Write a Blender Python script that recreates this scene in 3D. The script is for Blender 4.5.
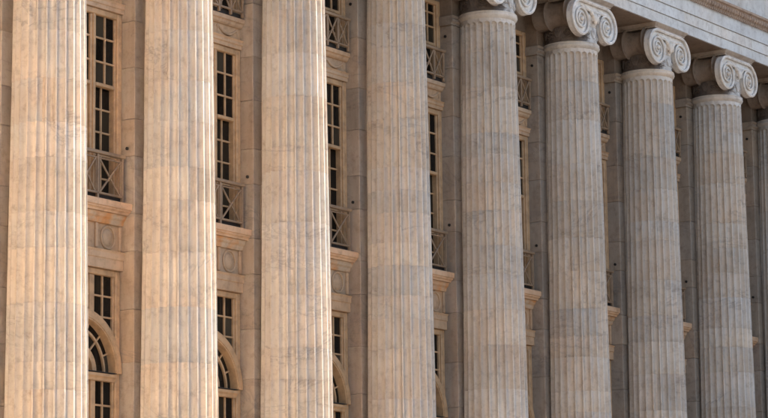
import bpy, math, random
from mathutils import Vector, Matrix
random.seed(7)
R = math.radians
scene = bpy.context.scene
for o in list(bpy.data.objects): bpy.data.objects.remove(o)
COL = scene.collection

# ------------------------------------------------------------------ camera
YAW, PIT, ROL = 0.60013, 0.17320, -0.012674
CAM = Vector((-27.552, -27.291, 0.0))
F = Vector((math.cos(YAW)*math.cos(PIT), math.sin(YAW)*math.cos(PIT), math.sin(PIT)))
RV = Vector((math.sin(YAW), -math.cos(YAW), 0)); UV = RV.cross(F)
R2 = math.cos(ROL)*RV + math.sin(ROL)*UV
U2 = -math.sin(ROL)*RV + math.cos(ROL)*UV
cd = bpy.data.cameras.new("camera"); cam = bpy.data.objects.new("camera", cd); COL.objects.link(cam)
cd.sensor_width = 36; cd.lens = 2700*36/768; cd.clip_end = 4000; cd.clip_start = .5
m = Matrix.Identity(4)
for k, v in enumerate((R2, U2, -F)):
    for r in range(3): m[r][k] = v[r]
m.translation = CAM
cam.matrix_world = m
scene.camera = cam

# ------------------------------------------------------------------ light
ELEV = R(25); SUNH = Vector((.88, -.47, 0)).normalized()
SUN = Vector((SUNH.x*math.cos(ELEV), SUNH.y*math.cos(ELEV), math.sin(ELEV)))
wd = bpy.data.worlds.new("World"); scene.world = wd; wd.use_nodes = True
nt = wd.node_tree; nt.nodes.clear()
out = nt.nodes.new("ShaderNodeOutputWorld"); bg = nt.nodes.new("ShaderNodeBackground"); sky = nt.nodes.new("ShaderNodeTexSky")
sky.sky_type = 'NISHITA'; sky.sun_disc = False; sky.sun_elevation = ELEV
sky.sun_rotation = math.atan2(SUN.x, SUN.y); sky.air_density = 1.0; sky.dust_density = 1.0; sky.ozone_density = 2.0
bg.inputs[1].default_value = .15
nt.links.new(sky.outputs[0], bg.inputs[0]); nt.links.new(bg.outputs[0], out.inputs[0])
sd = bpy.data.lights.new("sun", 'SUN'); sd.energy = 5.0; sd.angle = R(1.2); sd.color = (1, .87, .71)
so = bpy.data.objects.new("sun", sd); COL.objects.link(so)
so.rotation_euler = SUN.to_track_quat('Z', 'Y').to_euler(); so.location = (0, -30, 60)
vs = scene.view_settings
vs.view_transform = 'Standard'; vs.look = 'None'; vs.gamma = 1; vs.use_curve_mapping = False
vs.exposure = 1.20
scene.render.engine = 'CYCLES'
scene.cycles.caustics_reflective = True; scene.cycles.blur_glossy = 0.0; scene.cycles.sample_clamp_indirect = 20
scene.cycles.max_bounces = 8; scene.cycles.diffuse_bounces = 2

# ------------------------------------------------------------------ materials
def newmat(name):
    mt = bpy.data.materials.new(name); mt.use_nodes = True
    n = mt.node_tree.nodes; n.clear()
    o = n.new("ShaderNodeOutputMaterial"); p = n.new("ShaderNodeBsdfPrincipled")
    mt.node_tree.links.new(p.outputs[0], o.inputs[0])
    return mt, mt.node_tree, p
def node(t, typ, **kw):
    n = t.nodes.new(typ)
    for k, v in kw.items():
        if k.startswith('i_'): n.inputs[int(k[2:])].default_value = v
        else: setattr(n, k, v)
    return n
def ramp(t, fac, stops):
    r = t.nodes.new("ShaderNodeValToRGB"); e = r.color_ramp.elements
    while len(e) < len(stops): e.new(.5)
    for k, (pos, c) in enumerate(stops):
        e[k].position = pos; e[k].color = (c, c, c, 1) if not isinstance(c, tuple) else c + (1,)
    t.links.new(fac, r.inputs[0]); return r.outputs[0]
def mix(t, mode, fac, a, b):
    n = t.nodes.new("ShaderNodeMix"); n.data_type = 'RGBA'; n.blend_type = mode
    for sock, v in ((n.inputs[0], fac), (n.inputs[6], a), (n.inputs[7], b)):
        if isinstance(v, (int, float)): sock.default_value = v
        elif isinstance(v, tuple): sock.default_value = v + (1,)
        else: t.links.new(v, sock)
    return n.outputs[2]
def marble(name, base, vein=.45, stain=.35, orange=0.0, bump=.25, rough=.62, soot=0.0, washed=None):
    mt, t, p = newmat(name); L = t.links.new
    geo = node(t, "ShaderNodeNewGeometry"); oi = node(t, "ShaderNodeObjectInfo")
    off = node(t, "ShaderNodeVectorMath", operation='SCALE'); off.inputs[0].default_value = (37., 53., 91.)
    L(oi.outputs['Random'], off.inputs['Scale'])
    add = node(t, "ShaderNodeVectorMath", operation='ADD'); L(geo.outputs['Position'], add.inputs[0]); L(off.outputs[0], add.inputs[1])
    V = add.outputs[0]
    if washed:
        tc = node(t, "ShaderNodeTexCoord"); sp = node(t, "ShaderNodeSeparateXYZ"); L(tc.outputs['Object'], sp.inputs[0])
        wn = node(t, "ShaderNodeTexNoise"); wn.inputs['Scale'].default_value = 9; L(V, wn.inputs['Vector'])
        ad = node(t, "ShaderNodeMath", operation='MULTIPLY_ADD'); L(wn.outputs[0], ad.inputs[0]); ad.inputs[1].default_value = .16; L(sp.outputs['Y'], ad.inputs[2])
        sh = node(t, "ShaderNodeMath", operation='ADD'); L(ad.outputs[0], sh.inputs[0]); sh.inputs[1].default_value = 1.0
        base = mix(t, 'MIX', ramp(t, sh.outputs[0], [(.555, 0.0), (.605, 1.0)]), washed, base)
    tone = mix(t, 'MULTIPLY', 1.0, base, oi.outputs['Color'])
    # cloudy body
    n1 = node(t, "ShaderNodeTexNoise"); n1.inputs['Scale'].default_value = 1.7; n1.inputs['Detail'].default_value = 6; n1.inputs['Roughness'].default_value = .6; L(V, n1.inputs['Vector'])
    c = mix(t, 'MULTIPLY', 1.0, tone, ramp(t, n1.outputs[0], [(.28, (.84, .825, .81)), (.5, (.97, .965, .955)), (.75, (1.08, 1.075, 1.06))]))
    # pink and ochre clouds
    n4 = node(t, "ShaderNodeTexNoise"); n4.inputs['Scale'].default_value = .9; n4.inputs['Detail'].default_value = 3; L(V, n4.inputs['Vector'])
    c = mix(t, 'MULTIPLY', ramp(t, n4.outputs[0], [(.45, 0.0), (.7, .6)]), c, (1.04, .92, .82))
    # veins: thin ridges of a distorted noise, tilted
    mp = node(t, "ShaderNodeMapping"); mp.inputs['Rotation'].default_value = (.5, .35, .2); mp.inputs['Scale'].default_value = (.8, .8, 1.9); L(V, mp.inputs['Vector'])
    n2 = node(t, "ShaderNodeTexNoise"); n2.inputs['Scale'].default_value = .75; n2.inputs['Detail'].default_value = 7; n2.inputs['Roughness'].default_value = .58; n2.inputs['Distortion'].default_value = .9; L(mp.outputs[0], n2.inputs['Vector'])
    vm = ramp(t, n2.outputs[0], [(.475, 0.0), (.498, .9), (.508, .2), (.54, 0.0)])
    n3 = node(t, "ShaderNodeTexNoise"); n3.inputs['Scale'].default_value = .6; n3.inputs['Detail'].default_value = 2; L(V, n3.inputs['Vector'])
    pat = ramp(t, n3.outputs[0], [(.42, 0.0), (.62, vein)])
    vf = node(t, "ShaderNodeMath", operation='MULTIPLY'); L(vm, vf.inputs[0]); L(pat, vf.inputs[1])
    c = mix(t, 'MIX', vf.outputs[0], c, (.17, .15, .15))
    # weather streaks running down
    ms = node(t, "ShaderNodeMapping"); ms.inputs['Scale'].default_value = (5, 5, .55); L(geo.outputs['Position'], ms.inputs['Vector'])
    n5 = node(t, "ShaderNodeTexNoise"); n5.inputs['Scale'].default_value = 1; n5.inputs['Detail'].default_value = 5; n5.inputs['Roughness'].default_value = .65; L(ms.outputs[0], n5.inputs['Vector'])
    c = mix(t, 'MULTIPLY', ramp(t, n5.outputs[0], [(.45, 0.0), (.75, stain)]), c, (.55, .49, .44))
    # small dark spots and grime
    n6 = node(t, "ShaderNodeTexNoise"); n6.inputs['Scale'].default_value = 7; n6.inputs['Detail'].default_value = 5; n6.inputs['Roughness'].default_value = .7; L(V, n6.inputs['Vector'])
    c = mix(t, 'MULTIPLY', ramp(t, n6.outputs[0], [(.50, 0.0), (.76, .65 + soot*.35)]), c, (.5, .44, .40))
    if orange > 0:
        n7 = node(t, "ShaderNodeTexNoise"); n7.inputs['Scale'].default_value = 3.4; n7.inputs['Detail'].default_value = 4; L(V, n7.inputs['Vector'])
        c = mix(t, 'MULTIPLY', ramp(t, n7.outputs[0], [(.40, 0.05), (.62, orange)]), c, (1.0, .56, .24))
    L(c, p.inputs['Base Color']); p.inputs['Roughness'].default_value = rough
    p.inputs['Specular IOR Level'].default_value = .35
    b = node(t, "ShaderNodeBump"); b.inputs['Strength'].default_value = bump; b.inputs['Distance'].default_value = .02
    nb = node(t, "ShaderNodeTexNoise"); nb.inputs['Scale'].default_value = 14; nb.inputs['Detail'].default_value = 8; nb.inputs['Roughness'].default_value = .7; L(V, nb.inputs['Vector'])
    L(nb.outputs[0], b.inputs['Height']); L(b.outputs[0], p.inputs['Normal'])
    return mt
def paint(name, base, rough=.5, metal=0.0, var=.25):
    mt, t, p = newmat(name); L = t.links.new
    geo = node(t, "ShaderNodeNewGeometry")
    n = node(t, "ShaderNodeTexNoise"); n.inputs['Scale'].default_value = 6; n.inputs['Detail'].default_value = 6; n.inputs['Roughness'].default_value = .65; L(geo.outputs['Position'], n.inputs['Vector'])
    c = mix(t, 'MULTIPLY', 1.0, base, ramp(t, n.outputs[0], [(.3, 1-var*1.4), (.55, 1.0), (.8, 1+var*.3)]))
    L(c, p.inputs['Base Color']); p.inputs['Roughness'].default_value = rough; p.inputs['Metallic'].default_value = metal
    b = node(t, "ShaderNodeBump"); b.inputs['Strength'].default_value = .15; b.inputs['Distance'].default_value = .004
    nb = node(t, "ShaderNodeTexNoise"); nb.inputs['Scale'].default_value = 40; L(geo.outputs['Position'], nb.inputs['Vector'])
    L(nb.outputs[0], b.inputs['Height']); L(b.outputs[0], p.inputs['Normal'])
    return mt
M = {}
M['marble'] = marble('column_marble', (.61, .548, .485), bump=.14)
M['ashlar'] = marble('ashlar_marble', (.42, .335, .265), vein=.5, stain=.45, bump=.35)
M['pale'] = marble('entablature_marble', (.68, .66, .635), vein=.15, stain=.35, bump=.2)
M['capital'] = marble('capital_marble', (.74, .69, .635), vein=.1, stain=.5, bump=.2, soot=.5)
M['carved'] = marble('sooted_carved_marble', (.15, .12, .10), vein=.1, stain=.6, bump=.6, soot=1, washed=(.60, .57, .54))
M['bolster'] = marble('shaded_bolster_marble', (.27, .20, .15), vein=.1, stain=.5, bump=.4, soot=.6)  # dark brown carries the shade on the scrolls' sides
M['soffit'] = marble('shaded_soffit_marble', (.28, .205, .15), vein=.2, stain=.5)  # browned so the colour holds the shade under and behind the entablature
M['panel'] = marble('panel_marble', (.64, .42, .26), vein=.15, stain=.45)
M['orange'] = marble('orange_mottled_marble', (.66, .49, .34), vein=.1, stain=.4, orange=.85)  # mottled orange over tan, for the bed moulding
M['frame'] = paint('tan_window_paint', (.60, .365, .195), .5)
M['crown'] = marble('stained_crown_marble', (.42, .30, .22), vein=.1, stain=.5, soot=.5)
M['iron'] = paint('tan_iron_paint', (.33, .21, .125), .5)
M['hole'] = paint('dark_iron', (.02, .016, .013), .7)
M['dull_dark'] = paint('dull_dark_paint', (.045, .038, .033), .7)  # near-black for the painted shade strips and the unseen tower's walls
g, t, p = newmat('dark_window_glass')
oi = node(t, "ShaderNodeObjectInfo")
c = ramp(t, oi.outputs['Random'], [(0., (.004, .0038, .0036)), (.55, (.010, .0085, .007)), (.85, (.03, .022, .014)), (1., (.07, .055, .038))])
t.links.new(c, p.inputs['Base Color']); p.inputs['Roughness'].default_value = .06; p.inputs['IOR'].default_value = 1.5; p.inputs['Specular IOR Level'].default_value = .25
M['glass'] = g
M['paving'] = paint('warm_paving', (.34, .30, .26), .85, var=.2)
mt, t, p = newmat('bronze_mirror_glass'); p.inputs['Base Color'].default_value = (.40, .318, .232, 1); p.inputs['Metallic'].default_value = 1; p.inputs['Roughness'].default_value = .2
M['mirror'] = mt
M['cream'] = paint('cream_stone', (.58, .48, .38), .8, var=.1)
M['brick'] = paint('brown_brick', (.20, .125, .09), .85)
M['roof'] = paint('roof_lead', (.16, .16, .16), .7)

# ------------------------------------------------------------------ mesh helpers
def mesh(name, verts, faces, mat, smooth=None):
    me = bpy.data.meshes.new(name); me.from_pydata(verts, [], faces); me.update()
    me.materials.append(M[mat])
    if smooth is not None:
        for pl in me.polygons: pl.use_smooth = True
        me.set_sharp_from_angle(angle=R(smooth))
    return me
def put(name, me, parent=None, loc=(0, 0, 0), color=None, rot=None):
    o = bpy.data.objects.new(name, me); COL.objects.link(o)
    o.location = loc
    if rot: o.rotation_euler = rot
    if parent: o.parent = parent
    if color is not None: o.color = tuple(color) + (1,)
    return o
def empty(name, loc, parent=None):
    o = put(name, None, parent, loc); o.empty_display_size = .3; return o
def tag(o, label, cat, group=None, kind=None):
    if label: o['label'] = label
    if cat: o['category'] = cat
    if group: o['group'] = group
    if kind: o['kind'] = kind
    return o
def tone(v=.1, warm=.05):
    a = 1 + random.uniform(-v, v*.7); w = random.uniform(-warm, warm)
    return (min(1.15, a*(1+w)), a, a*(1-w*1.3))
class MB:
    def __init__(s): s.v = []; s.f = []
    def add(s, v, f):
        n = len(s.v); s.v += [tuple(x) for x in v]; s.f += [tuple(i+n for i in q) for q in f]
    def box(s, x0, x1, y0, y1, z0, z1):
        v = [(x0,y0,z0),(x1,y0,z0),(x1,y1,z0),(x0,y1,z0),(x0,y0,z1),(x1,y0,z1),(x1,y1,z1),(x0,y1,z1)]
        s.add(v, [(0,3,2,1),(4,5,6,7),(0,1,5,4),(1,2,6,5),(2,3,7,6),(3,0,4,7)])
    def cbox(s, x0, x1, y0, y1, z0, z1, c=.01):
        # box whose edges are chamfered
        v = []; idx = {}
        for ax in range(3):
            for i in (0, 1):
                for j in (0, 1):
                    for k in (0, 1):
                        p = [(x0, x1)[i], (y0, y1)[j], (z0, z1)[k]]; sg = [(1, -1)[i], (1, -1)[j], (1, -1)[k]]
                        for a in range(3):
                            if a != ax: p[a] += sg[a]*c
                        idx[ax, i, j, k] = len(v); v.append(tuple(p))
        f = []
        q = [(0,0),(1,0),(1,1),(0,1)]
        for ax in range(3):
            for sd_ in (0, 1):
                l = []
                for a, b in q:
                    t_ = [a, b]; t_.insert(ax, sd_); l.append(idx[(ax,)+tuple(t_)])
                if (sd_ == 0) ^ (ax == 1): l.reverse()
                f.append(l)
        for ax in range(3):            # edge chamfers along axis ax
            o1, o2 = [a for a in range(3) if a != ax]
            for a in (0, 1):
                for b in (0, 1):
                    def key(face, e):
                        t_ = [0, 0, 0]; t_[ax] = e; t_[o1] = a; t_[o2] = b; return idx[(face,)+tuple(t_)]
                    f.append([key(o1, 0), key(o1, 1), key(o2, 1), key(o2, 0)])
        for i in (0, 1):
            for j in (0, 1):
                for k in (0, 1): f.append([idx[0, i, j, k], idx[1, i, j, k], idx[2, i, j, k]])
        s.add(v, f)
    def tube(s, pts, rad, n=6, closed=False, flat=1.0, axis=None):
        P = [Vector(p) for p in pts]; m_ = len(P); rr = rad if isinstance(rad, (list, tuple)) else [rad]*m_
        base = len(s.v)
        for k in range(m_):
            a = P[k-1] if (k > 0 or closed) else P[k]; b = P[(k+1) % m_] if (k < m_-1 or closed) else P[k]
            d = (b-a).normalized(); u = Vector(axis) if axis else (Vector((0, 0, 1)) if abs(d.z) < .9 else Vector((1, 0, 0)))
            w_ = d.cross(u).normalized(); u = w_.cross(d).normalized()
            for q in range(n):
                an = 2*math.pi*(q+.5)/n
                s.v.append(tuple(P[k] + (w_*math.cos(an) + u*math.sin(an)*flat)*rr[k]))
        for k in range(m_ if closed else m_-1):
            k2 = (k+1) % m_
            for q in range(n):
                q2 = (q+1) % n; s.f.append((base+k*n+q, base+k*n+q2, base+k2*n+q2, base+k2*n+q))
        if not closed:
            s.f.append(tuple(base+q for q in reversed(range(n)))); s.f.append(tuple(base+(m_-1)*n+q for q in range(n)))
    def lathe(s, prof, n=48, axis='z', c=(0, 0, 0), caps=True):
        base = len(s.v)
        for (r_, h) in prof:
            for q in range(n):
                a = 2*math.pi*q/n
                if axis == 'z': s.v.append((c[0]+r_*math.cos(a), c[1]+r_*math.sin(a), c[2]+h))
                else: s.v.append((c[0]+r_*math.sin(a), c[1]+h, c[2]+r_*math.cos(a)))
        for k in range(len(prof)-1):
            for q in range(n):
                q2 = (q+1) % n; s.f.append((base+k*n+q, base+k*n+q2, base+(k+1)*n+q2, base+(k+1)*n+q))
        if caps:
            s.f.append(tuple(base+q for q in reversed(range(n)))); s.f.append(tuple(base+(len(prof)-1)*n+q for q in range(n)))
    def prism(s, prof, x0, x1):
        # profile of (y, z) points run along x
        n = len(prof); base = len(s.v)
        s.v += [(x0, y, z) for y, z in prof] + [(x1, y, z) for y, z in prof]
        for k in range(n):
            k2 = (k+1) % n; s.f.append((base+k, base+k2, base+n+k2, base+n+k))
        s.f.append(tuple(base+k for k in reversed(range(n)))); s.f.append(tuple(base+n+k for k in range(n)))
    def ball(s, c, rx, ry, rz, nu=10, nv=6):
        base = len(s.v)
        for j in range(nv+1):
            th = math.pi*j/nv
            for i in range(nu):
                ph = 2*math.pi*i/nu
                s.v.append((c[0]+rx*math.sin(th)*math.cos(ph), c[1]+ry*math.sin(th)*math.sin(ph), c[2]+rz*math.cos(th)))
        for j in range(nv):
            for i in range(nu):
                i2 = (i+1) % nu; s.f.append((base+j*nu+i, base+(j+1)*nu+i, base+(j+1)*nu+i2, base+j*nu+i2))
    def ring(s, r0, r1, y0, y1, a0, a1, n, c=(0, 0)):
        # flat arch segment in the xz plane
        base = len(s.v)
        for k in range(n+1):
            a = a0+(a1-a0)*k/n; ca, sa = math.cos(a), math.sin(a)
            for r_, y in ((r0, y0), (r1, y0), (r1, y1), (r0, y1)): s.v.append((c[0]+r_*ca, y, c[1]+r_*sa))
        for k in range(n):
            for q in range(4):
                q2 = (q+1) % 4; s.f.append((base+4*k+q, base+4*(k+1)+q, base+4*(k+1)+q2, base+4*k+q2))
        s.f.append((base, base+1, base+2, base+3)); e = base+4*n; s.f.append((e+3, e+2, e+1, e))
    def mesh(s, name, mat, smooth=None): return mesh(name, s.v, s.f, mat, smooth)
_bc = {}
def bar(dx, dy, dz, mat, c=.004):
    # shared chamfered bar, origin at its middle
    k = (round(dx, 4), round(dy, 4), round(dz, 4), mat)
    if k not in _bc:
        b = MB(); b.cbox(-dx/2, dx/2, -dy/2, dy/2, -dz/2, dz/2, min(c, dx*.2, dy*.2, dz*.2)); _bc[k] = b.mesh(mat+'_bar', mat)
    return _bc[k]

S = 3.2
ZB, ZN, ZSOF = 0.0, 12.72, 13.715          # stylobate, top of shaft, soffit
GROUND = -1.6
C0, C1 = 0, 11                              # first and last column

# ------------------------------------------------------------------ setting
b = MB(); b.add([(-900,-900,GROUND),(900,-900,GROUND),(900,900,GROUND),(-900,900,GROUND)], [(0,1,2,3)])
tag(put('ground', b.mesh('ground', 'paving')), 'broad pale paved plaza in front of the colonnade', None, kind='structure')
b = MB()
for k in range(8):
    b.box(-8, S*C1+8, -1.15-.36*(7-k), 4, GROUND+.2*k+.001, GROUND+.2*(k+1))
tag(put('steps', b.mesh('steps', 'pale')), 'long marble steps below the colonnade', None, kind='structure')

# ------------------------------------------------------------------ building
bld = empty('government_building', (0, 0, 0))
tag(bld, 'pale marble government building wall with tall windows behind the fluted columns', 'building')
X0, X1 = -8.0, S*C1+8
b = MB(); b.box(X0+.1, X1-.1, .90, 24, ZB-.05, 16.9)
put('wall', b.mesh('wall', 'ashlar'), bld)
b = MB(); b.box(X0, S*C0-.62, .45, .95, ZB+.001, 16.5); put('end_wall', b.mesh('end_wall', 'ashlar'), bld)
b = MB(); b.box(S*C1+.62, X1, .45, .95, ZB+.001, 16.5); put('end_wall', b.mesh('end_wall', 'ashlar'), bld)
b = MB(); b.box(X0-.3, X1+.3, .2, 24.3, 17.35, 17.6); put('roof', b.mesh('roof', 'roof'), bld)

# pilasters of coursed blocks
courses = [ZB]
rc = random.Random(3)
while courses[-1] < 12.0: courses.append(courses[-1]+rc.choice([.62, .74, .78, .86, .95]))
courses = [z for z in courses if z < 12.2] + [12.56]
PX, PY = .60, .447
for i in range(C0, C1+1):
    pl = empty('pilaster', (S*i, 0, 0), bld)
    for k in range(len(courses)-1):
        z0, z1 = courses[k], courses[k+1]
        cut = random.choice([None, None, -.22, .2, -.4, .4])
        xs = [-PX, PX] if cut is None else [-PX, cut, PX]
        for q in range(len(xs)-1):
            b = MB(); b.cbox(xs[q]+.001, xs[q+1]-.001, PY+random.uniform(-.003, .003), .93, z0+.0015, z1-.0015, .009)
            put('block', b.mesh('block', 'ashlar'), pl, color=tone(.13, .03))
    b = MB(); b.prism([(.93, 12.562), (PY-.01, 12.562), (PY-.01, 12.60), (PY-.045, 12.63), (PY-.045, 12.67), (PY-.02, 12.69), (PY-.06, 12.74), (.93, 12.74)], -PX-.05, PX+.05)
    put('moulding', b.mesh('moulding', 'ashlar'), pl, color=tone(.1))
    b = MB(); b.cbox(-PX, PX, PY, .93, 12.741, 13.70, .008); put('block', b.mesh('block', 'soffit'), pl, color=tone(.1))  # top block in darker stone: recess shade put into its colour
    for zz in (8.625, 12.347):
        for sx in (-1, 1):
            b = MB(); b.lathe([(.028, -.02), (.028, .003), (.021, .004), (.02, -.006)], 12, 'y')
            put('anchor_hole', b.mesh('anchor_hole', 'hole'), pl, (sx*PX, .585+random.uniform(-.02, .02), zz), rot=(0, 0, sx*math.pi/2))

# ---- windows
HW = .998
def vbar(par, x, y, z0, z1, w=.03, d=.035, name='muntin', mat='frame'):
    put(name, bar(w, d, z1-z0, mat), par, (x, y, (z0+z1)/2))
def hbar(par, x0, x1, y, z, h=.03, d=.035, name='muntin', mat='frame'):
    put(name, bar(x1-x0, d, h, mat), par, ((x0+x1)/2, y, z))
def pane(par, x0, x1, z0, z1, y):
    put('pane', bar(x1-x0, .012, z1-z0, 'glass', .001), par, ((x0+x1)/2, y, (z0+z1)/2),
        rot=(random.uniform(-.015, .015), 0, random.uniform(-.02, .02)))
MIN, MOUT, MUN, JB = .24, .38, .62, .85
def sash(par, zs, y):
    # glazing of the three lights between the levels zs
    for (a, mm, c_) in ((-JB, -MUN, -MOUT), (-MIN, 0, MIN), (MOUT, MUN, JB)):
        vbar(par, mm, y, zs[0], zs[-1])
        for z in zs[1:-1]: hbar(par, a, c_, y+.003, z)
        for k in range(len(zs)-1):
            pane(par, a, mm, zs[k], zs[k+1], y+.02); pane(par, mm, c_, zs[k], zs[k+1], y+.02)
def casing(par, z0, z1, yf, head):
    for sx in (-1, 1):
        xa, xb = sorted((sx*(JB+.035), sx*HW))
        put('casing', bar(xb-xa, .16, z1-z0, 'frame', .012), par, ((xa+xb)/2, yf+.08, (z0+z1)/2))
        xa, xb = sorted((sx*JB, sx*(JB+.036)))
        put('casing', bar(xb-xa, .12, z1-z0-head, 'frame', .008), par, ((xa+xb)/2, yf+.10, (z0+z1-head)/2))
        put('mullion', bar(MOUT-MIN, .13, z1-z0-head, 'frame', .012), par, (sx*(MIN+MOUT)/2, yf+.095, (z0+z1-head)/2))
        put('mullion', bar(.05, .03, z1-z0-head, 'frame', .008), par, (sx*(MIN+MOUT)/2, yf+.02, (z0+z1-head)/2))
    put('casing', bar(2*JB+.068, .155, head, 'frame', .012), par, (0, yf+.082, z1-head/2))

def middle_window(bx):
    w = empty('window', (bx, 0, 0), bld)
    casing(w, 7.70, 10.88, .715, .10)
    sash(w, [9.66, 10.01, 10.41, 10.78], .775)
    for (a, c_) in ((-JB, -MOUT), (-MIN, MIN), (MOUT, JB)):
        put('transom', bar(c_-a-.002, .10, .06, 'frame', .01), w, ((a+c_)/2, .785, 9.625))
    sash(w, [7.72, 8.10, 8.48, 8.86, 9.24, 9.60], .85)
    return w
def upper_window(bx):
    w = empty('window', (bx, 0, 0), bld)
    casing(w, 11.43, 13.06, .715, .09)
    sash(w, [12.20, 12.52, 12.80, 12.97], .775)
    for (a, c_) in ((-JB, -MOUT), (-MIN, MIN), (MOUT, JB)):
        put('transom', bar(c_-a-.002, .10, .06, 'frame', .01), w, ((a+c_)/2, .785, 12.17))
    sash(w, [11.45, 11.80, 12.14], .85)
    return w
SP = 4.93
def arch_window(bx):
    w = empty('arched_window', (bx, 0, 0), bld)
    yf = .715
    for sx in (-1, 1):
        xa, xb = sorted((sx*(JB+.035), sx*HW))
        put('casing', bar(xb-xa, .16, 6.60-.9, 'frame', .012), w, ((xa+xb)/2, yf+.10, (6.60+.9)/2))
        xa, xb = sorted((sx*JB, sx*(JB+.036)))
        put('casing', bar(xb-xa, .12, 6.5-.9, 'frame', .008), w, ((xa+xb)/2, yf+.115, (6.5+.9)/2))
        put('mullion', bar(.11, .13, 4.80-.9, 'frame', .012), w, (sx*.365, yf+.10, (4.80+.9)/2))
        put('mullion', bar(.12, .10, 6.5-5.72, 'frame', .012), w, (sx*.34, yf+.10, (6.5+5.72)/2))
    put('casing', bar(2*JB+.068, .155, .10, 'frame', .012), w, (0, yf+.102, 6.55))
    # spandrel glazing behind the archivolt
    y = .80
    for sx in (-1, 1):
        for (xa, xb, zs) in ((.40, .62, [5.74, 5.83, 6.17, 6.50]), (.62, JB, [5.56, 5.83, 6.17, 6.50]), (0, .28, [5.90, 6.17, 6.50])):
            for k in range(len(zs)-1):
                a, c_ = sorted((sx*xa, sx*xb)); pane(w, a, c_, zs[k], zs[k+1], y+.02)
            for z in zs[1:-1]:
                a, c_ = sorted((sx*xa, sx*xb)); hbar(w, a, c_, y+.003, z)
        vbar(w, sx*.62, y, 5.62, 6.50)
    vbar(w, 0, y, 5.88, 6.50)
    # archivolt, fan bars and panes
    b = MB(); b.ring(.835, .992, yf-.035, yf+.15, 0, math.pi, 40, (0, SP)); b.ring(.86, .955, yf-.05, yf-.03, 0, math.pi, 40, (0, SP))
    put('archivolt', b.mesh('archivolt', 'frame', 30), w)
    b = MB(); b.ring(.33, .43, yf+.03, yf+.15, 0, math.pi, 28, (0, SP)); put('inner_arch', b.mesh('inner_arch', 'frame', 30), w)
    b = MB(); b.ring(.675, .715, .80, .84, 0, math.pi, 32, (0, SP)); put('fan_bar', b.mesh('fan_bar', 'frame', 30), w)
    for k in range(1, 8):
        a = k*math.pi/8
        b = MB(); b.tube([(.70*math.cos(a), .82, SP+.70*math.sin(a)), (.845*math.cos(a), .82, SP+.845*math.sin(a))], .018, 4)
        put('fan_bar', b.mesh('fan_bar', 'frame'), w)
        if k % 2 == 0:
            b = MB(); b.tube([(.42*math.cos(a), .82, SP+.42*math.sin(a)), (.69*math.cos(a), .82, SP+.69*math.sin(a))], .018, 4)
            put('fan_bar', b.mesh('fan_bar', 'frame'), w)
    for k in range(8):
        b = MB(); b.ring(.70, .85, .836, .846, k*math.pi/8, (k+1)*math.pi/8, 4, (0, SP)); put('pane', b.mesh('pane', 'glass'), w)
    for k in range(4):
        b = MB(); b.ring(.41, .695, .8365, .8465, k*math.pi/4, (k+1)*math.pi/4, 6, (0, SP)); put('pane', b.mesh('pane', 'glass'), w)
    for k in range(2):
        b = MB(); b.ring(.02, .34, .837, .847, k*math.pi/2, (k+1)*math.pi/2, 8, (0, SP)); put('pane', b.mesh('pane', 'glass'), w)
    vbar(w, 0, .82, SP, SP+.34)
    # transom at the springing and the lower lights
    b = MB(); b.prism([(.86, 4.79), (yf+.0, 4.79), (yf-.01, 4.83), (yf-.045, 4.86), (yf-.045, 4.905), (.86, 4.92)], -JB+.001, JB-.001)
    put('transom', b.mesh('transom', 'frame'), w)
    b = MB(); b.box(-JB+.002, JB-.002, yf-.05, .835, 4.9205, 4.93); put('transom_shade_line', b.mesh('transom_shade_line', 'dull_dark'), w)  # dark strip drawn as the shadow line on top of the transom
    zs = [.95 + (4.79-.95)*k/10 for k in range(11)]
    for (a, mm, c_) in ((-JB, -.63, -.42), (-.31, 0, .31), (.42, .63, JB)):
        vbar(w, mm, y, zs[0], zs[-1])
        for z in zs[1:-1]: hbar(w, a, c_, y+.003, z)
        for k in range(10):
            pane(w, a, mm, zs[k], zs[k+1], y+.02); pane(w, mm, c_, zs[k], zs[k+1], y+.02)
    b = MB(); b.cbox(-HW, HW, .60, .9, .70, .9, .02); put('sill', b.mesh('sill', 'pale'), w)
    b = MB(); b.cbox(-HW, HW, .68, .9, .0, .69, .01); put('apron', b.mesh('apron', 'panel'), w)
    return w

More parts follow.
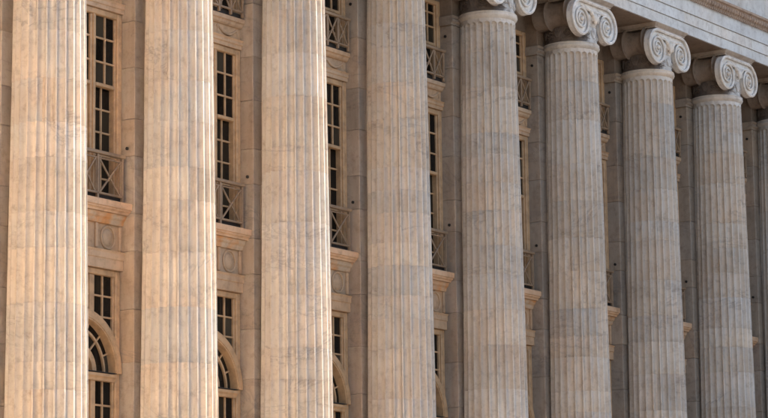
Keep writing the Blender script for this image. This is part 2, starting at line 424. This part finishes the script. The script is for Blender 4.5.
# ---- stone between the windows
def low_band(bx):
    w = empty('window_cornice', (bx, 0, 0), bld)
    b = MB(); b.prism([(.90, 6.605), (.675, 6.605), (.675, 6.765), (.655, 6.775), (.655, 6.86), (.63, 6.90), (.90, 6.905)], -HW, HW)
    put('lintel', b.mesh('lintel', 'panel'), w, color=tone(.08))
    b = MB(); b.box(-HW, HW, .735, .9, 6.906, 7.339)
    put('panel', b.mesh('panel', 'panel'), w, color=tone(.08))
    for (xa, xb) in ((-HW, -.93), (-.41, -.35), (.35, .41), (.93, HW)):
        b = MB(); b.cbox(xa, xb, .70, .74, 6.93, 7.338, .01); put('stile', b.mesh('stile', 'panel'), w)
    for cx_ in (-.67, 0, .67):
        b = MB(); n = 20; base = []
        ring_ = [(cx_+.165*math.cos(2*math.pi*k/n), .722, 7.125+.185*math.sin(2*math.pi*k/n)) for k in range(n)]
        b.tube(ring_, .017, 5, closed=True, axis=(0, 1, 0)); b.ball((cx_, .745, 7.125), .13, .045, .15, 14, 8)
        put('medallion', b.mesh('medallion', 'panel', 50), w)
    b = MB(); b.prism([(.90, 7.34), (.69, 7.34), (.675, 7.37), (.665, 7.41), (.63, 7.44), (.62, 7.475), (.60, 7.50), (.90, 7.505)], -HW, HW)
    put('bed_moulding', b.mesh('bed_moulding', 'orange'), w)
    b = MB(); b.prism([(.90, 7.506), (.57, 7.506), (.555, 7.535), (.52, 7.555), (.515, 7.58), (.49, 7.585), (.485, 7.675), (.50, 7.69), (.90, 7.70)], -HW, HW)
    put('cornice', b.mesh('cornice', 'panel'), w, color=(1.15, 1.1, 1.08))
    return w
def high_band(bx):
    w = empty('window_sill_band', (bx, 0, 0), bld)
    b = MB(); b.prism([(.90, 10.885), (.685, 10.885), (.685, 10.95), (.665, 10.96), (.665, 11.01), (.64, 11.04), (.90, 11.045)], -HW, HW)
    put('lintel', b.mesh('lintel', 'panel'), w, color=tone(.08))
    b = MB(); b.box(-HW, HW, .73, .9, 11.046, 11.264); put('panel', b.mesh('panel', 'panel'), w, color=tone(.08))
    for sx in (-1, 1):
        b = MB()
        b.tube([(sx*(.36+.54*k/10), .722, 11.225-.12*math.sin(math.pi*k/10)) for k in range(11)], [.014+.016*math.sin(math.pi*k/10) for k in range(11)], 6)
        for xx in (.36, .90): b.ball((sx*xx, .725, 11.215), .03, .02, .035, 8, 5)
        b.tube([(sx*.36, .724, 11.2), (sx*.345, .724, 11.11)], [.018, .008], 5); b.tube([(sx*.90, .724, 11.2), (sx*.915, .724, 11.11)], [.018, .008], 5)
        put('garland', b.mesh('garland', 'panel', 60), w)
    b = MB(); b.tube([(-.30+.60*k/10, .722, 11.225-.12*math.sin(math.pi*k/10)) for k in range(11)], [.014+.016*math.sin(math.pi*k/10) for k in range(11)], 6)
    put('garland', b.mesh('garland', 'panel', 60), w)
    b = MB(); b.prism([(.90, 11.265), (.70, 11.265), (.67, 11.29), (.655, 11.33), (.625, 11.345), (.62, 11.415), (.90, 11.425)], -HW, HW)
    put('sill', b.mesh('sill', 'panel'), w, color=tone(.06))
    b = MB(); b.cbox(-HW, HW, .72, .9, 13.062, 13.70, .01); put('frieze_panel', b.mesh('frieze_panel', 'soffit'), w, color=tone(.1))  # recess shade above the window painted as dark brown
    return w
for i in range(C0, C1):
    bx = S*(i+.5)
    arch_window(bx); low_band(bx); middle_window(bx); high_band(bx); upper_window(bx)

# ---- entablature: blocks one bay long
ent = empty('entablature', (0, 0, 0), bld)
def strip(name, prof, mat, tv=.06, shift=0.0, step=S):
    x = X0
    n = 0
    edges = [X0] + [S*i+shift for i in range(C0-2, C1+3)] + [X1]
    edges = [e for e in edges if X0 <= e <= X1]; edges = sorted(set(edges))
    for a, c_ in zip(edges, edges[1:]):
        if c_-a < .3: continue
        b = MB(); b.prism(prof, a+.002, c_-.002); put(name, b.mesh(name, mat), ent, color=tone(tv, .02))
strip('architrave_block', [(.34, ZSOF), (-.60, ZSOF), (-.60, 13.935), (-.585, 13.945), (.34, 13.945)], 'pale')
strip('architrave_block', [(.34, 13.946), (-.625, 13.946), (-.625, 14.165), (-.61, 14.18), (.34, 14.18)], 'pale', shift=.6)
strip('architrave_block', [(.34, 14.181), (-.65, 14.181), (-.65, 14.46), (-.67, 14.475), (-.67, 14.50), (.34, 14.50)], 'pale', shift=-.5)
strip('crown_moulding', [(.34, 14.501), (-.68, 14.501), (-.70, 14.53), (-.735, 14.66), (-.78, 14.68), (-.78, 14.73), (-.70, 14.755), (.34, 14.755)], 'crown', shift=.9)
strip('frieze_block', [(.34, 14.756), (-.63, 14.756), (-.63, 15.95), (.34, 15.95)], 'pale', shift=1.3)
strip('cornice_block', [(.34, 15.951), (-.72, 15.951), (-.80, 16.1), (-1.15, 16.2), (-1.5, 16.22), (-1.5, 16.5), (-1.62, 16.62), (-1.68, 16.8), (-1.5, 16.9), (.34, 16.95)], 'pale', shift=.2)
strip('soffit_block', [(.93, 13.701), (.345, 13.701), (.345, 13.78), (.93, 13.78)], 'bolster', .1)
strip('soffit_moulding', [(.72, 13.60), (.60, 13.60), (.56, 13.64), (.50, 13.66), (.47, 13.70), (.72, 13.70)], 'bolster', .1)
strip('soffit_panel', [(.338, 13.7095), (-.56, 13.7095), (-.56, 13.7155), (.338, 13.7155)], 'soffit', .1)  # brown sheet under the pale blocks, shade painted in
b = MB(); b.box(X0, X1, .3405, .93, 13.781, 16.94); put('backing_wall', b.mesh('backing_wall', 'pale'), ent)
b = MB(); b.box(X0, X1, .0, .93, 16.951, 17.349); put('parapet', b.mesh('parapet', 'pale'), ent)
# egg ornament and bead along the crown moulding
b = MB(); x = X0+.1
while x < X1-.1:
    b.ball((x, -.725, 14.595), .038, .03, .058, 6, 4); b.box(x+.054, x+.066, -.74, -.70, 14.535, 14.65); x += .12
o = put('egg_ornament', b.mesh('egg_ornament', 'crown', 60), ent); o['kind'] = 'stuff'
b = MB(); x = X0+.1
while x < X1-.1:
    b.box(x, x+.045, -.715, -.67, 14.462, 14.502); x += .085
o = put('bead_ornament', b.mesh('bead_ornament', 'crown'), ent); o['kind'] = 'stuff'

# ------------------------------------------------------------------ columns
NF = 24
RT = [(-1, .684), (0, .676), (5, .629), (10, .571), (13, .531), (14, .515)]
def rad(z):
    for (a, ra), (c_, rb) in zip(RT, RT[1:]):
        if z <= c_: return ra+(rb-ra)*(z-a)/(c_-a)
    return RT[-1][1]
SEG = 8; FW = .86          # segments in a flute; share of the pitch that is hollow
ZF1 = 12.56                # where the flutes end
def section(z, k0, k1, shrink, fw=FW, dep=1.0):
    """points of the fluted outline from flute k0 to flute k1, cut at hollows' middles"""
    r_ = rad(z)-shrink; pitch = 2*math.pi/NF; pts = []
    hw = pitch*fw/2; depth = .092*r_/.62*dep
    a = k0*pitch
    for k in range(k0, k1+1):
        cen = k*pitch
        for q in range(SEG+1):
            u = -1+2*q/SEG
            if k == k0 and u < 0 and k1-k0 < NF: continue
            if k == k1 and (u > 0 or k1-k0 == NF): continue
            d = depth*math.sqrt(max(0, 1-u*u*.94)) if abs(u) < 1 else 0
            an = cen+u*hw
            pts.append(((r_-d)*math.cos(an), (r_-d)*math.sin(an), z))
    return pts
def drum(z0, z1, k0=0, k1=NF, top=False):
    full = k1-k0 == NF
    if not full: pass
    e = .005
    lev = [(z0+.0005, .004, FW, 1.0), (z0+e, 0, FW, 1.0)]
    if top:
        h = .062
        lev += [(ZF1-h, 0, FW, 1.0)]
        for q in range(1, 7):
            t_ = q/6; f_ = math.sqrt(max(0.0004, 1-t_*t_)); lev.append((ZF1-h+h*t_, 0, FW*f_, f_))
        lev += [(ZF1+.002, 0, .02, 0.0), (z1, 0, .02, 0.0)]
    else:
        m_ = max(2, int((z1-z0)/.16))
        lev += [(z0+(z1-z0)*q/m_, 0, FW, 1.0) for q in range(1, m_)]
        lev += [(z1-e, 0, FW, 1.0), (z1-.0005, .004, FW, 1.0)]
    V = []; Fc = []
    for (z, s_, fw, dp) in lev:
        row = section(z, k0, k1, s_, fw, dp); n = len(row)
        for q in range(n):
            if random.random() < .5: continue
            x, y, zz = row[q]; g_ = 1-abs(random.gauss(0, .0022))
            if random.random() < .006: g_ -= random.uniform(.01, .03)
            row[q] = (x*g_, y*g_, zz+random.uniform(-.002, .002)*(.0 if dp < 1 else 1))
        V += row
    for j in range(len(lev)-1):
        for q in range(n if full else n-1):
            q2 = (q+1) % n; Fc.append((j*n+q, j*n+q2, (j+1)*n+q2, (j+1)*n+q))
    if not full:
        # pull the vertical seam in a little and close the block towards the core
        for j in range(len(lev)):
            for q in (0, n-1):
                x, y, z = V[j*n+q]; s_ = 1-.006/math.hypot(x, y); V[j*n+q] = (x*s_, y*s_, z)
        c0 = len(V); V += [(0, 0, lev[0][0]), (0, 0, lev[-1][0])]; tp = (len(lev)-1)*n
        Fc.append(tuple([c0]+list(reversed(range(n))))); Fc.append(tuple([c0+1]+[tp+q for q in range(n)]))
        Fc.append(tuple([c0, c0+1]+[j*n for j in reversed(range(len(lev)))])); Fc.append(tuple([c0+1, c0]+[j*n+n-1 for j in range(len(lev))]))
    else:
        tp = (len(lev)-1)*n
        Fc.append(tuple(reversed(range(n)))); Fc.append(tuple(tp+q for q in range(n)))
    return mesh('drum', V, Fc, 'marble', 38)

# ---- capital meshes, shared by all columns (origin at the column's foot)
EX, EZ = .51, 13.19
VT = [(0, .41), (.25, .405), (.5, .35), (.75, .29), (1, .245), (1.25, .222), (1.5, .192), (1.75, .165), (2, .14), (2.25, .12), (2.5, .10), (2.75, .08), (3, .062)]
def vr(t_):
    for (a, ra), (c_, rb) in zip(VT, VT[1:]):
        if t_ <= c_: return ra+(rb-ra)*(t_-a)/(c_-a)
    return VT[-1][1]
def volute(sx, front=-.60, back=-.44, sgn=1):
    b = MB(); n = 40
    out_ = []
    for k in range(n+1):
        t_ = k/n; a = math.pi/2-2*math.pi*t_; r_ = vr(t_)
        out_.append((sx*(EX+r_*math.cos(a)), EZ+r_*math.sin(a)))
    yf = front+sgn*.062
    base = len(b.v)
    v = [(x, yf, z) for x, z in out_] + [(x, back, z) for x, z in out_]
    N = n+1
    f = [tuple(range(N)), tuple(reversed(range(N, 2*N)))]
    for k in range(N):
        k2 = (k+1) % N; f.append((k, k2, N+k2, N+k))
    b.add(v, f)
    # raised spiral rim
    pts = []; rr = []
    m_ = 120
    for k in range(m_+1):
        t_ = 2.85*k/m_; a = math.pi/2-2*math.pi*t_; r_ = vr(t_); w_ = .036*(r_/.41)**.6
        pts.append((sx*(EX+(r_-w_*.8)*math.cos(a)), front+sgn*.036, EZ+(r_-w_*.8)*math.sin(a))); rr.append(w_*.95)
    b.tube(pts, rr, 6, axis=(0, 1, 0))
    b.ball((sx*EX, front+sgn*.03, EZ), .05, .05, .05, 12, 6)
    return b.mesh('volute', 'capital', 40)
CAP = {}
CAP['volute_r'] = volute(1); CAP['volute_l'] = volute(-1)
b = MB()   # canalis: channel joining the volutes, with its rims
n = 16; top = [(-EX+2*EX*k/n, EZ+.41) for k in range(n+1)]; bot = [(-EX+2*EX*k/n, EZ+.245-.035*math.sin(math.pi*k/n)) for k in range(n+1)]
v = [(x, -.54, z) for x, z in top]+[(x, -.54, z) for x, z in bot]+[(x, .40, z) for x, z in top]+[(x, .40, z) for x, z in bot]; N = n+1
f = []
for k in range(n):
    f += [(k, k+1, N+k+1, N+k), (2*N+k+1, 2*N+k, 3*N+k, 3*N+k+1), (k+1, k, 2*N+k, 2*N+k+1), (N+k, N+k+1, 3*N+k+1, 3*N+k)]
f += [(0, N, 3*N, 2*N), (n, 2*N+n, 3*N+n, N+n)]
b.add(v, f)
b.tube([(x, -.566, z-.028) for x, z in top], .036, 6, axis=(0, 1, 0)); b.tube([(x, -.562, z+.012) for x, z in bot], .03, 6, axis=(0, 1, 0))
CAP['canalis'] = b.mesh('canalis', 'capital', 40)
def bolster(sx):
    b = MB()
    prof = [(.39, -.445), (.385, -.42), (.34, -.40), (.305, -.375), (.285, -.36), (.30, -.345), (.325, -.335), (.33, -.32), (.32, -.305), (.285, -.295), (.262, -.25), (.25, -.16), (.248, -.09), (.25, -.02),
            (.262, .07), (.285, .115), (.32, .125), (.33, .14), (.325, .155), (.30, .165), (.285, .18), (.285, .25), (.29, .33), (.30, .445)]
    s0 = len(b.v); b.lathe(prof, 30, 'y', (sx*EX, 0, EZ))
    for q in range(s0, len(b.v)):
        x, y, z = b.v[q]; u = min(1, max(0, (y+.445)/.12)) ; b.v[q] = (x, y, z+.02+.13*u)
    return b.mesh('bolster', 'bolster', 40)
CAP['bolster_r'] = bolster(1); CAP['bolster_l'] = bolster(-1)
b = MB(); b.cbox(-.66, .66, -.585, .44, 13.601, 13.635, .006); b.add([], [])
v = []; lv = [(.66, -.585, 13.636), (.675, -.60, 13.65), (.70, -.625, 13.68), (.715, -.64, 13.70), (.715, -.64, 13.7135)]
for (hx, yy, z) in lv: v += [(-hx, yy, z), (hx, yy, z), (hx, .44, z), (-hx, .44, z)]
f = [(3, 2, 1, 0), (16, 17, 18, 19)]
for j in range(4):
    for q in range(4): f.append((4*j+q, 4*j+(q+1) % 4, 4*j+4+(q+1) % 4, 4*j+4+q))
b.add(v, f); CAP['abacus'] = b.mesh('abacus', 'ashlar')
b = MB(); b.lathe([(.50, 13.10), (.515, 13.11), (.53, 13.135), (.515, 13.16), (.53, 13.175), (.565, 13.25), (.575, 13.33), (.56, 13.40), (.53, 13.44)], 48)
for k in range(28):
    a = 2*math.pi*(k+.5)/28; b.ball((.562*math.cos(a), .562*math.sin(a), 13.285), .045, .045, .085, 8, 6)
CAP['echinus'] = b.mesh('echinus', 'capital', 45)
b = MB()    # leaf ornament between the volutes
for (dx, dz, rx, rz, an) in ((0, 0, .06, .13, 0), (-.075, .03, .04, .11, .45), (.075, .03, .04, .11, -.45), (-.14, .08, .03, .08, .9), (.14, .08, .03, .08, -.9)):
    s0 = len(b.v); b.ball((0, 0, 0), rx, .045, rz, 10, 6)
    for q in range(s0, len(b.v)):
        x, y, z = b.v[q]; b.v[q] = (dx+x*math.cos(an)+z*math.sin(an)*-1, -.585+y, 13.27+dz+x*math.sin(an)+z*math.cos(an))
CAP['leaf'] = b.mesh('leaf_ornament', 'capital', 60)
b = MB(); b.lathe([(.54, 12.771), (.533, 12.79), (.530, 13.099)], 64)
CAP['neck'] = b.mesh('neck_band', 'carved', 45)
b = MB()    # anthemion relief
for k in range(16):
    a0 = 2*math.pi*k/16
    def P(u, z, r_=.535):
        an = a0+u/.515; return (r_*math.cos(an), r_*math.sin(an), z)
    if k % 2 == 0:
        for q in (-2, -1, 0, 1, 2):
            t_ = q*.42
            b.tube([P(.012*q, 12.87), P(.075*math.sin(t_), 12.93+.02), P(.105*math.sin(t_), 12.90+.13*math.cos(t_)+.03)], [.012, .026, .015], 6)
    else:
        b.tube([P(.075*math.cos(q*.7), 12.94+.06*math.sin(q*.7)+.0*q, .537) for q in range(9)], .018, 6)
        b.tube([P(.035*math.cos(q*.7), 12.94+.03*math.sin(q*.7), .537) for q in range(9)], .014, 6)
        b.tube([P(-.09, 12.85), P(0, 12.87), P(.09, 12.85)], .014, 6)
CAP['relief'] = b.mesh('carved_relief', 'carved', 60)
b = MB(); b.lathe([(.530, 12.625), (.545, 12.64), (.56, 12.655), (.575, 12.675), (.584, 12.70), (.578, 12.722), (.572, 12.728), (.572, 12.735), (.58, 12.748), (.575, 12.762), (.555, 12.768), (.52, 12.77)], 72)
CAP['astragal'] = b.mesh('astragal', 'marble', 50)
b = MB(); b.cbox(-.95, .95, -.95, .44, .001, .24, .015)
CAP['plinth'] = b.mesh('plinth', 'pale')
b = MB(); b.lathe([(.90, .241), (.945, .27), (.955, .32), (.94, .375), (.88, .40), (.86, .42), (.80, .47), (.79, .51), (.82, .53), (.855, .545), (.87, .585), (.85, .63), (.78, .645), (.73, .66), (.70, .70)], 72)
CAP['base'] = b.mesh('base', 'marble', 50)

LAB = {0: 'sunlit fluted marble column, the one farthest from the shaded columns',
       1: 'sunlit fluted marble column, second in line away from the half-shaded one after its neighbour pair',
       2: 'sunlit fluted marble column with sunlit columns on both sides',
       3: 'sunlit fluted marble column standing next to the half-shaded column',
       4: 'half-shaded fluted column, grey above and warm below, first beyond the sunlit columns',
       5: 'shaded fluted column, second beyond the sunlit columns',
       6: 'shaded fluted column with scrolled capital, third beyond the sunlit columns',
       7: 'shaded fluted column with scrolled capital, fourth beyond the sunlit columns',
       8: 'shaded fluted column with scrolled capital, fifth beyond the sunlit columns',
       9: 'shaded fluted column with scrolled capital, sixth beyond the sunlit columns',
       10: 'shaded fluted column with scrolled capital, seventh beyond the sunlit columns',
       11: 'shaded fluted column at the end of the row, beside the plain end wall'}
LAB[1] = 'sunlit fluted marble column, third from the half-shaded column'
LAB[2] = 'sunlit fluted marble column, second from the half-shaded column'
LAB[0] = 'sunlit fluted marble column, fourth from the half-shaded column'
for i in range(C0, C1+1):
    co = empty('fluted_column', (S*i, 0, 0)); tag(co, LAB[i], 'column', 'fluted columns of the colonnade')
    put('plinth', CAP['plinth'], co); put('base', CAP['base'], co, color=tone(.06))
    rr_ = random.Random(100+i)
    zs = [.701]
    while zs[-1] < 11.9: zs.append(zs[-1]+rr_.choice([.42, .55, .68, .76, .84, .9]))
    zs = [z for z in zs if z < 12.0]
    if 12.0-zs[-1] < .3: zs.pop()
    zs.append(12.0 + rr_.uniform(-.1, .1)); zs.append(12.64)
    for k in range(len(zs)-1):
        last = k == len(zs)-2
        if not last and rr_.random() < .5:
            st = rr_.randrange(NF); ln = rr_.randint(8, 16)
            put('drum', drum(zs[k], zs[k+1], st, st+ln), co, color=tone(.13, .03))
            put('drum', drum(zs[k], zs[k+1], st+ln, st+NF), co, color=tone(.13, .03))
        else: put('drum', drum(zs[k], zs[k+1], top=last), co, color=tone(.08, .03))
    put('astragal', CAP['astragal'], co, color=tone(.06))
    nb_ = put('neck_band', CAP['neck'], co); put('carved_relief', CAP['relief'], nb_)
    cp = put('canalis', CAP['canalis'], co); cp.name = 'capital'
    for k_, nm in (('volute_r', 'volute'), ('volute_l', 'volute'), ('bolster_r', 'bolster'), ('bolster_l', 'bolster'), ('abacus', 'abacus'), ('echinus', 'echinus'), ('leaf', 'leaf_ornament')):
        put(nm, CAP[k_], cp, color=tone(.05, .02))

# ------------------------------------------------------------------ balcony railings
def railing(bx, zb, zt, ticks, frame, label, group):
    r_ = empty('balcony_railing', (bx, .60, zb)); tag(r_, label, 'railing', group)
    h = zt-zb; xe = ticks[-1]
    put('top_rail', bar(2*xe+.10, .08, .055, 'iron', .008), r_, (0, 0, h-.027))
    put('bottom_rail', bar(2*xe+.03, .045, .035, 'iron', .006), r_, (0, 0, .095))
    for x in ticks:
        put('post', bar(.045, .045, h-.056, 'iron', .005), r_, (x, 0, (h-.056)/2))
    for a, c_ in zip(ticks, ticks[1:]):
        z0, z1 = .115, h-.058; x0, x1 = a+.02, c_-.02
        if frame:
            z1 -= .07; put('bottom_rail', bar(c_-a-.04, .03, .022, 'iron', .004), r_, ((a+c_)/2, 0, z1+.011))
            x0 += .035; x1 -= .035
            for x in (x0-.008, x1+.008): put('post', bar(.018, .03, z1-z0, 'iron', .004), r_, (x, 0, (z0+z1)/2))
        L_ = math.hypot(x1-x0, z1-z0); an = math.atan2(z1-z0, x1-x0)
        put('diagonal_bar', bar(L_, .024, .03, 'iron', .004), r_, ((x0+x1)/2, -.004, (z0+z1)/2), rot=(0, -an, 0))
        put('diagonal_bar', bar(L_, .024, .03, 'iron', .004), r_, ((x0+x1)/2, .006, (z0+z1)/2), rot=(0, an, 0))
        b = MB(); b.ball((0, -.008, 0), .032, .02, .032, 8, 5); put('boss', b.mesh('boss', 'iron', 60), r_, ((x0+x1)/2, 0, (z0+z1)/2))
ORD = ['', 'first', 'second', 'third', 'fourth', 'fifth', 'sixth', 'seventh', 'eighth']
def bayname(i):
    # bay i lies between columns i and i+1; column 4 is the half-shaded one
    if i <= 2: return '%s gap between sunlit columns from the half-shaded one' % ORD[3-i]
    if i == 3: return 'between the half-shaded column and its sunlit neighbour'
    return 'in the %s gap beyond the half-shaded column' % ORD[i-3]
for i in range(C0, C1):
    bx = S*(i+.5)
    put('shade_strip', bar(1.99, .03, .10, 'dull_dark', .006), bld, (bx, .69, 7.752))  # dark bar standing in for the shade below the bottom rail
    put('shade_strip', bar(1.99, .03, .09, 'dull_dark', .006), bld, (bx, .69, 11.472))  # same painted shade below the upper railing
    railing(bx, 7.70, 8.485, [-.87, -.26, .26, .87], True, 'tan railing with wide crosses, ' + bayname(i), 'middle-storey balcony railings')
    railing(bx, 11.43, 12.06, [-.90, -.57, -.24, .24, .57, .90], False, 'tan railing with narrow crosses, ' + bayname(i), 'top-storey balcony railings')

# ------------------------------------------------------------------ unseen buildings behind and beside the camera, some added for the light
def block(name, label, loc, dx, dy, H, mat, faces, pitch=3.0, floor=3.7):
    ob = empty(name, loc); tag(ob, label, 'building')
    b = MB(); b.box(0, dx, 0, dy, .001, H); put('wall', b.mesh('wall', mat), ob)
    b = MB(); b.box(-.5, dx+.5, -.5, dy+.5, H+.001, H+1.0); put('cornice', b.mesh('cornice', mat), ob)
    for fc in faces:
        L_ = dx if fc in 'NS' else dy; n = int((L_-2)/pitch); o0 = (L_-(n-1)*pitch)/2
        rz = 0 if fc in 'EW' else math.pi/2
        for fl in range(int((H-2)/floor)):
            for k in range(n):
                u = o0+k*pitch; z = 2.4+fl*floor
                x, y = {'W': (-.02, u), 'E': (dx+.02, u), 'S': (u, -.02), 'N': (u, dy+.02)}[fc]
                put('window', bar(.06, 1.3, 1.9, 'glass'), ob, (x, y, z), rot=(0, 0, rz))
    return ob
block('shade_block', 'unseen tall brown brick block added beyond the colonnade to shade its far columns', (60, -26.8, GROUND), 26, 48, 46, 'brick', 'W', 3.4)  # added out of view to keep the sun off the far columns
tw = empty('reflector_tower', (-61.95, -30.6, GROUND)); tw.rotation_euler.z = R(.7); tag(tw, 'unseen bronze mirrored glass tower, added to reflect the low sun onto the columns', 'building')  # added unseen reflector, throws warm sun onto the near columns
TH, TD = 40.0, 36
b = MB(); b.box(0, 17.9, 0, TD, .001, TH); put('wall', b.mesh('wall', 'dull_dark'), tw)
b = MB(); b.box(-.2, 18.3, -.2, TD+.2, TH+.001, TH+1.2); put('cornice', b.mesh('cornice', 'dull_dark'), tw)
for fl in range(10):
    for k in range(10):
        put('pane', bar(.05, TD/10-.12, TH/10-.14, 'mirror', .001), tw, (17.96, (k+.5)*TD/10, (fl+.5)*TH/10), rot=(0, random.uniform(-.004, .004), random.uniform(-.006, .006)))
block('apartment_block', 'long brown brick apartment block across the street in front of the colonnade', (24, -80, GROUND), 120, 16, 20, 'brick', 'N', 4.2)
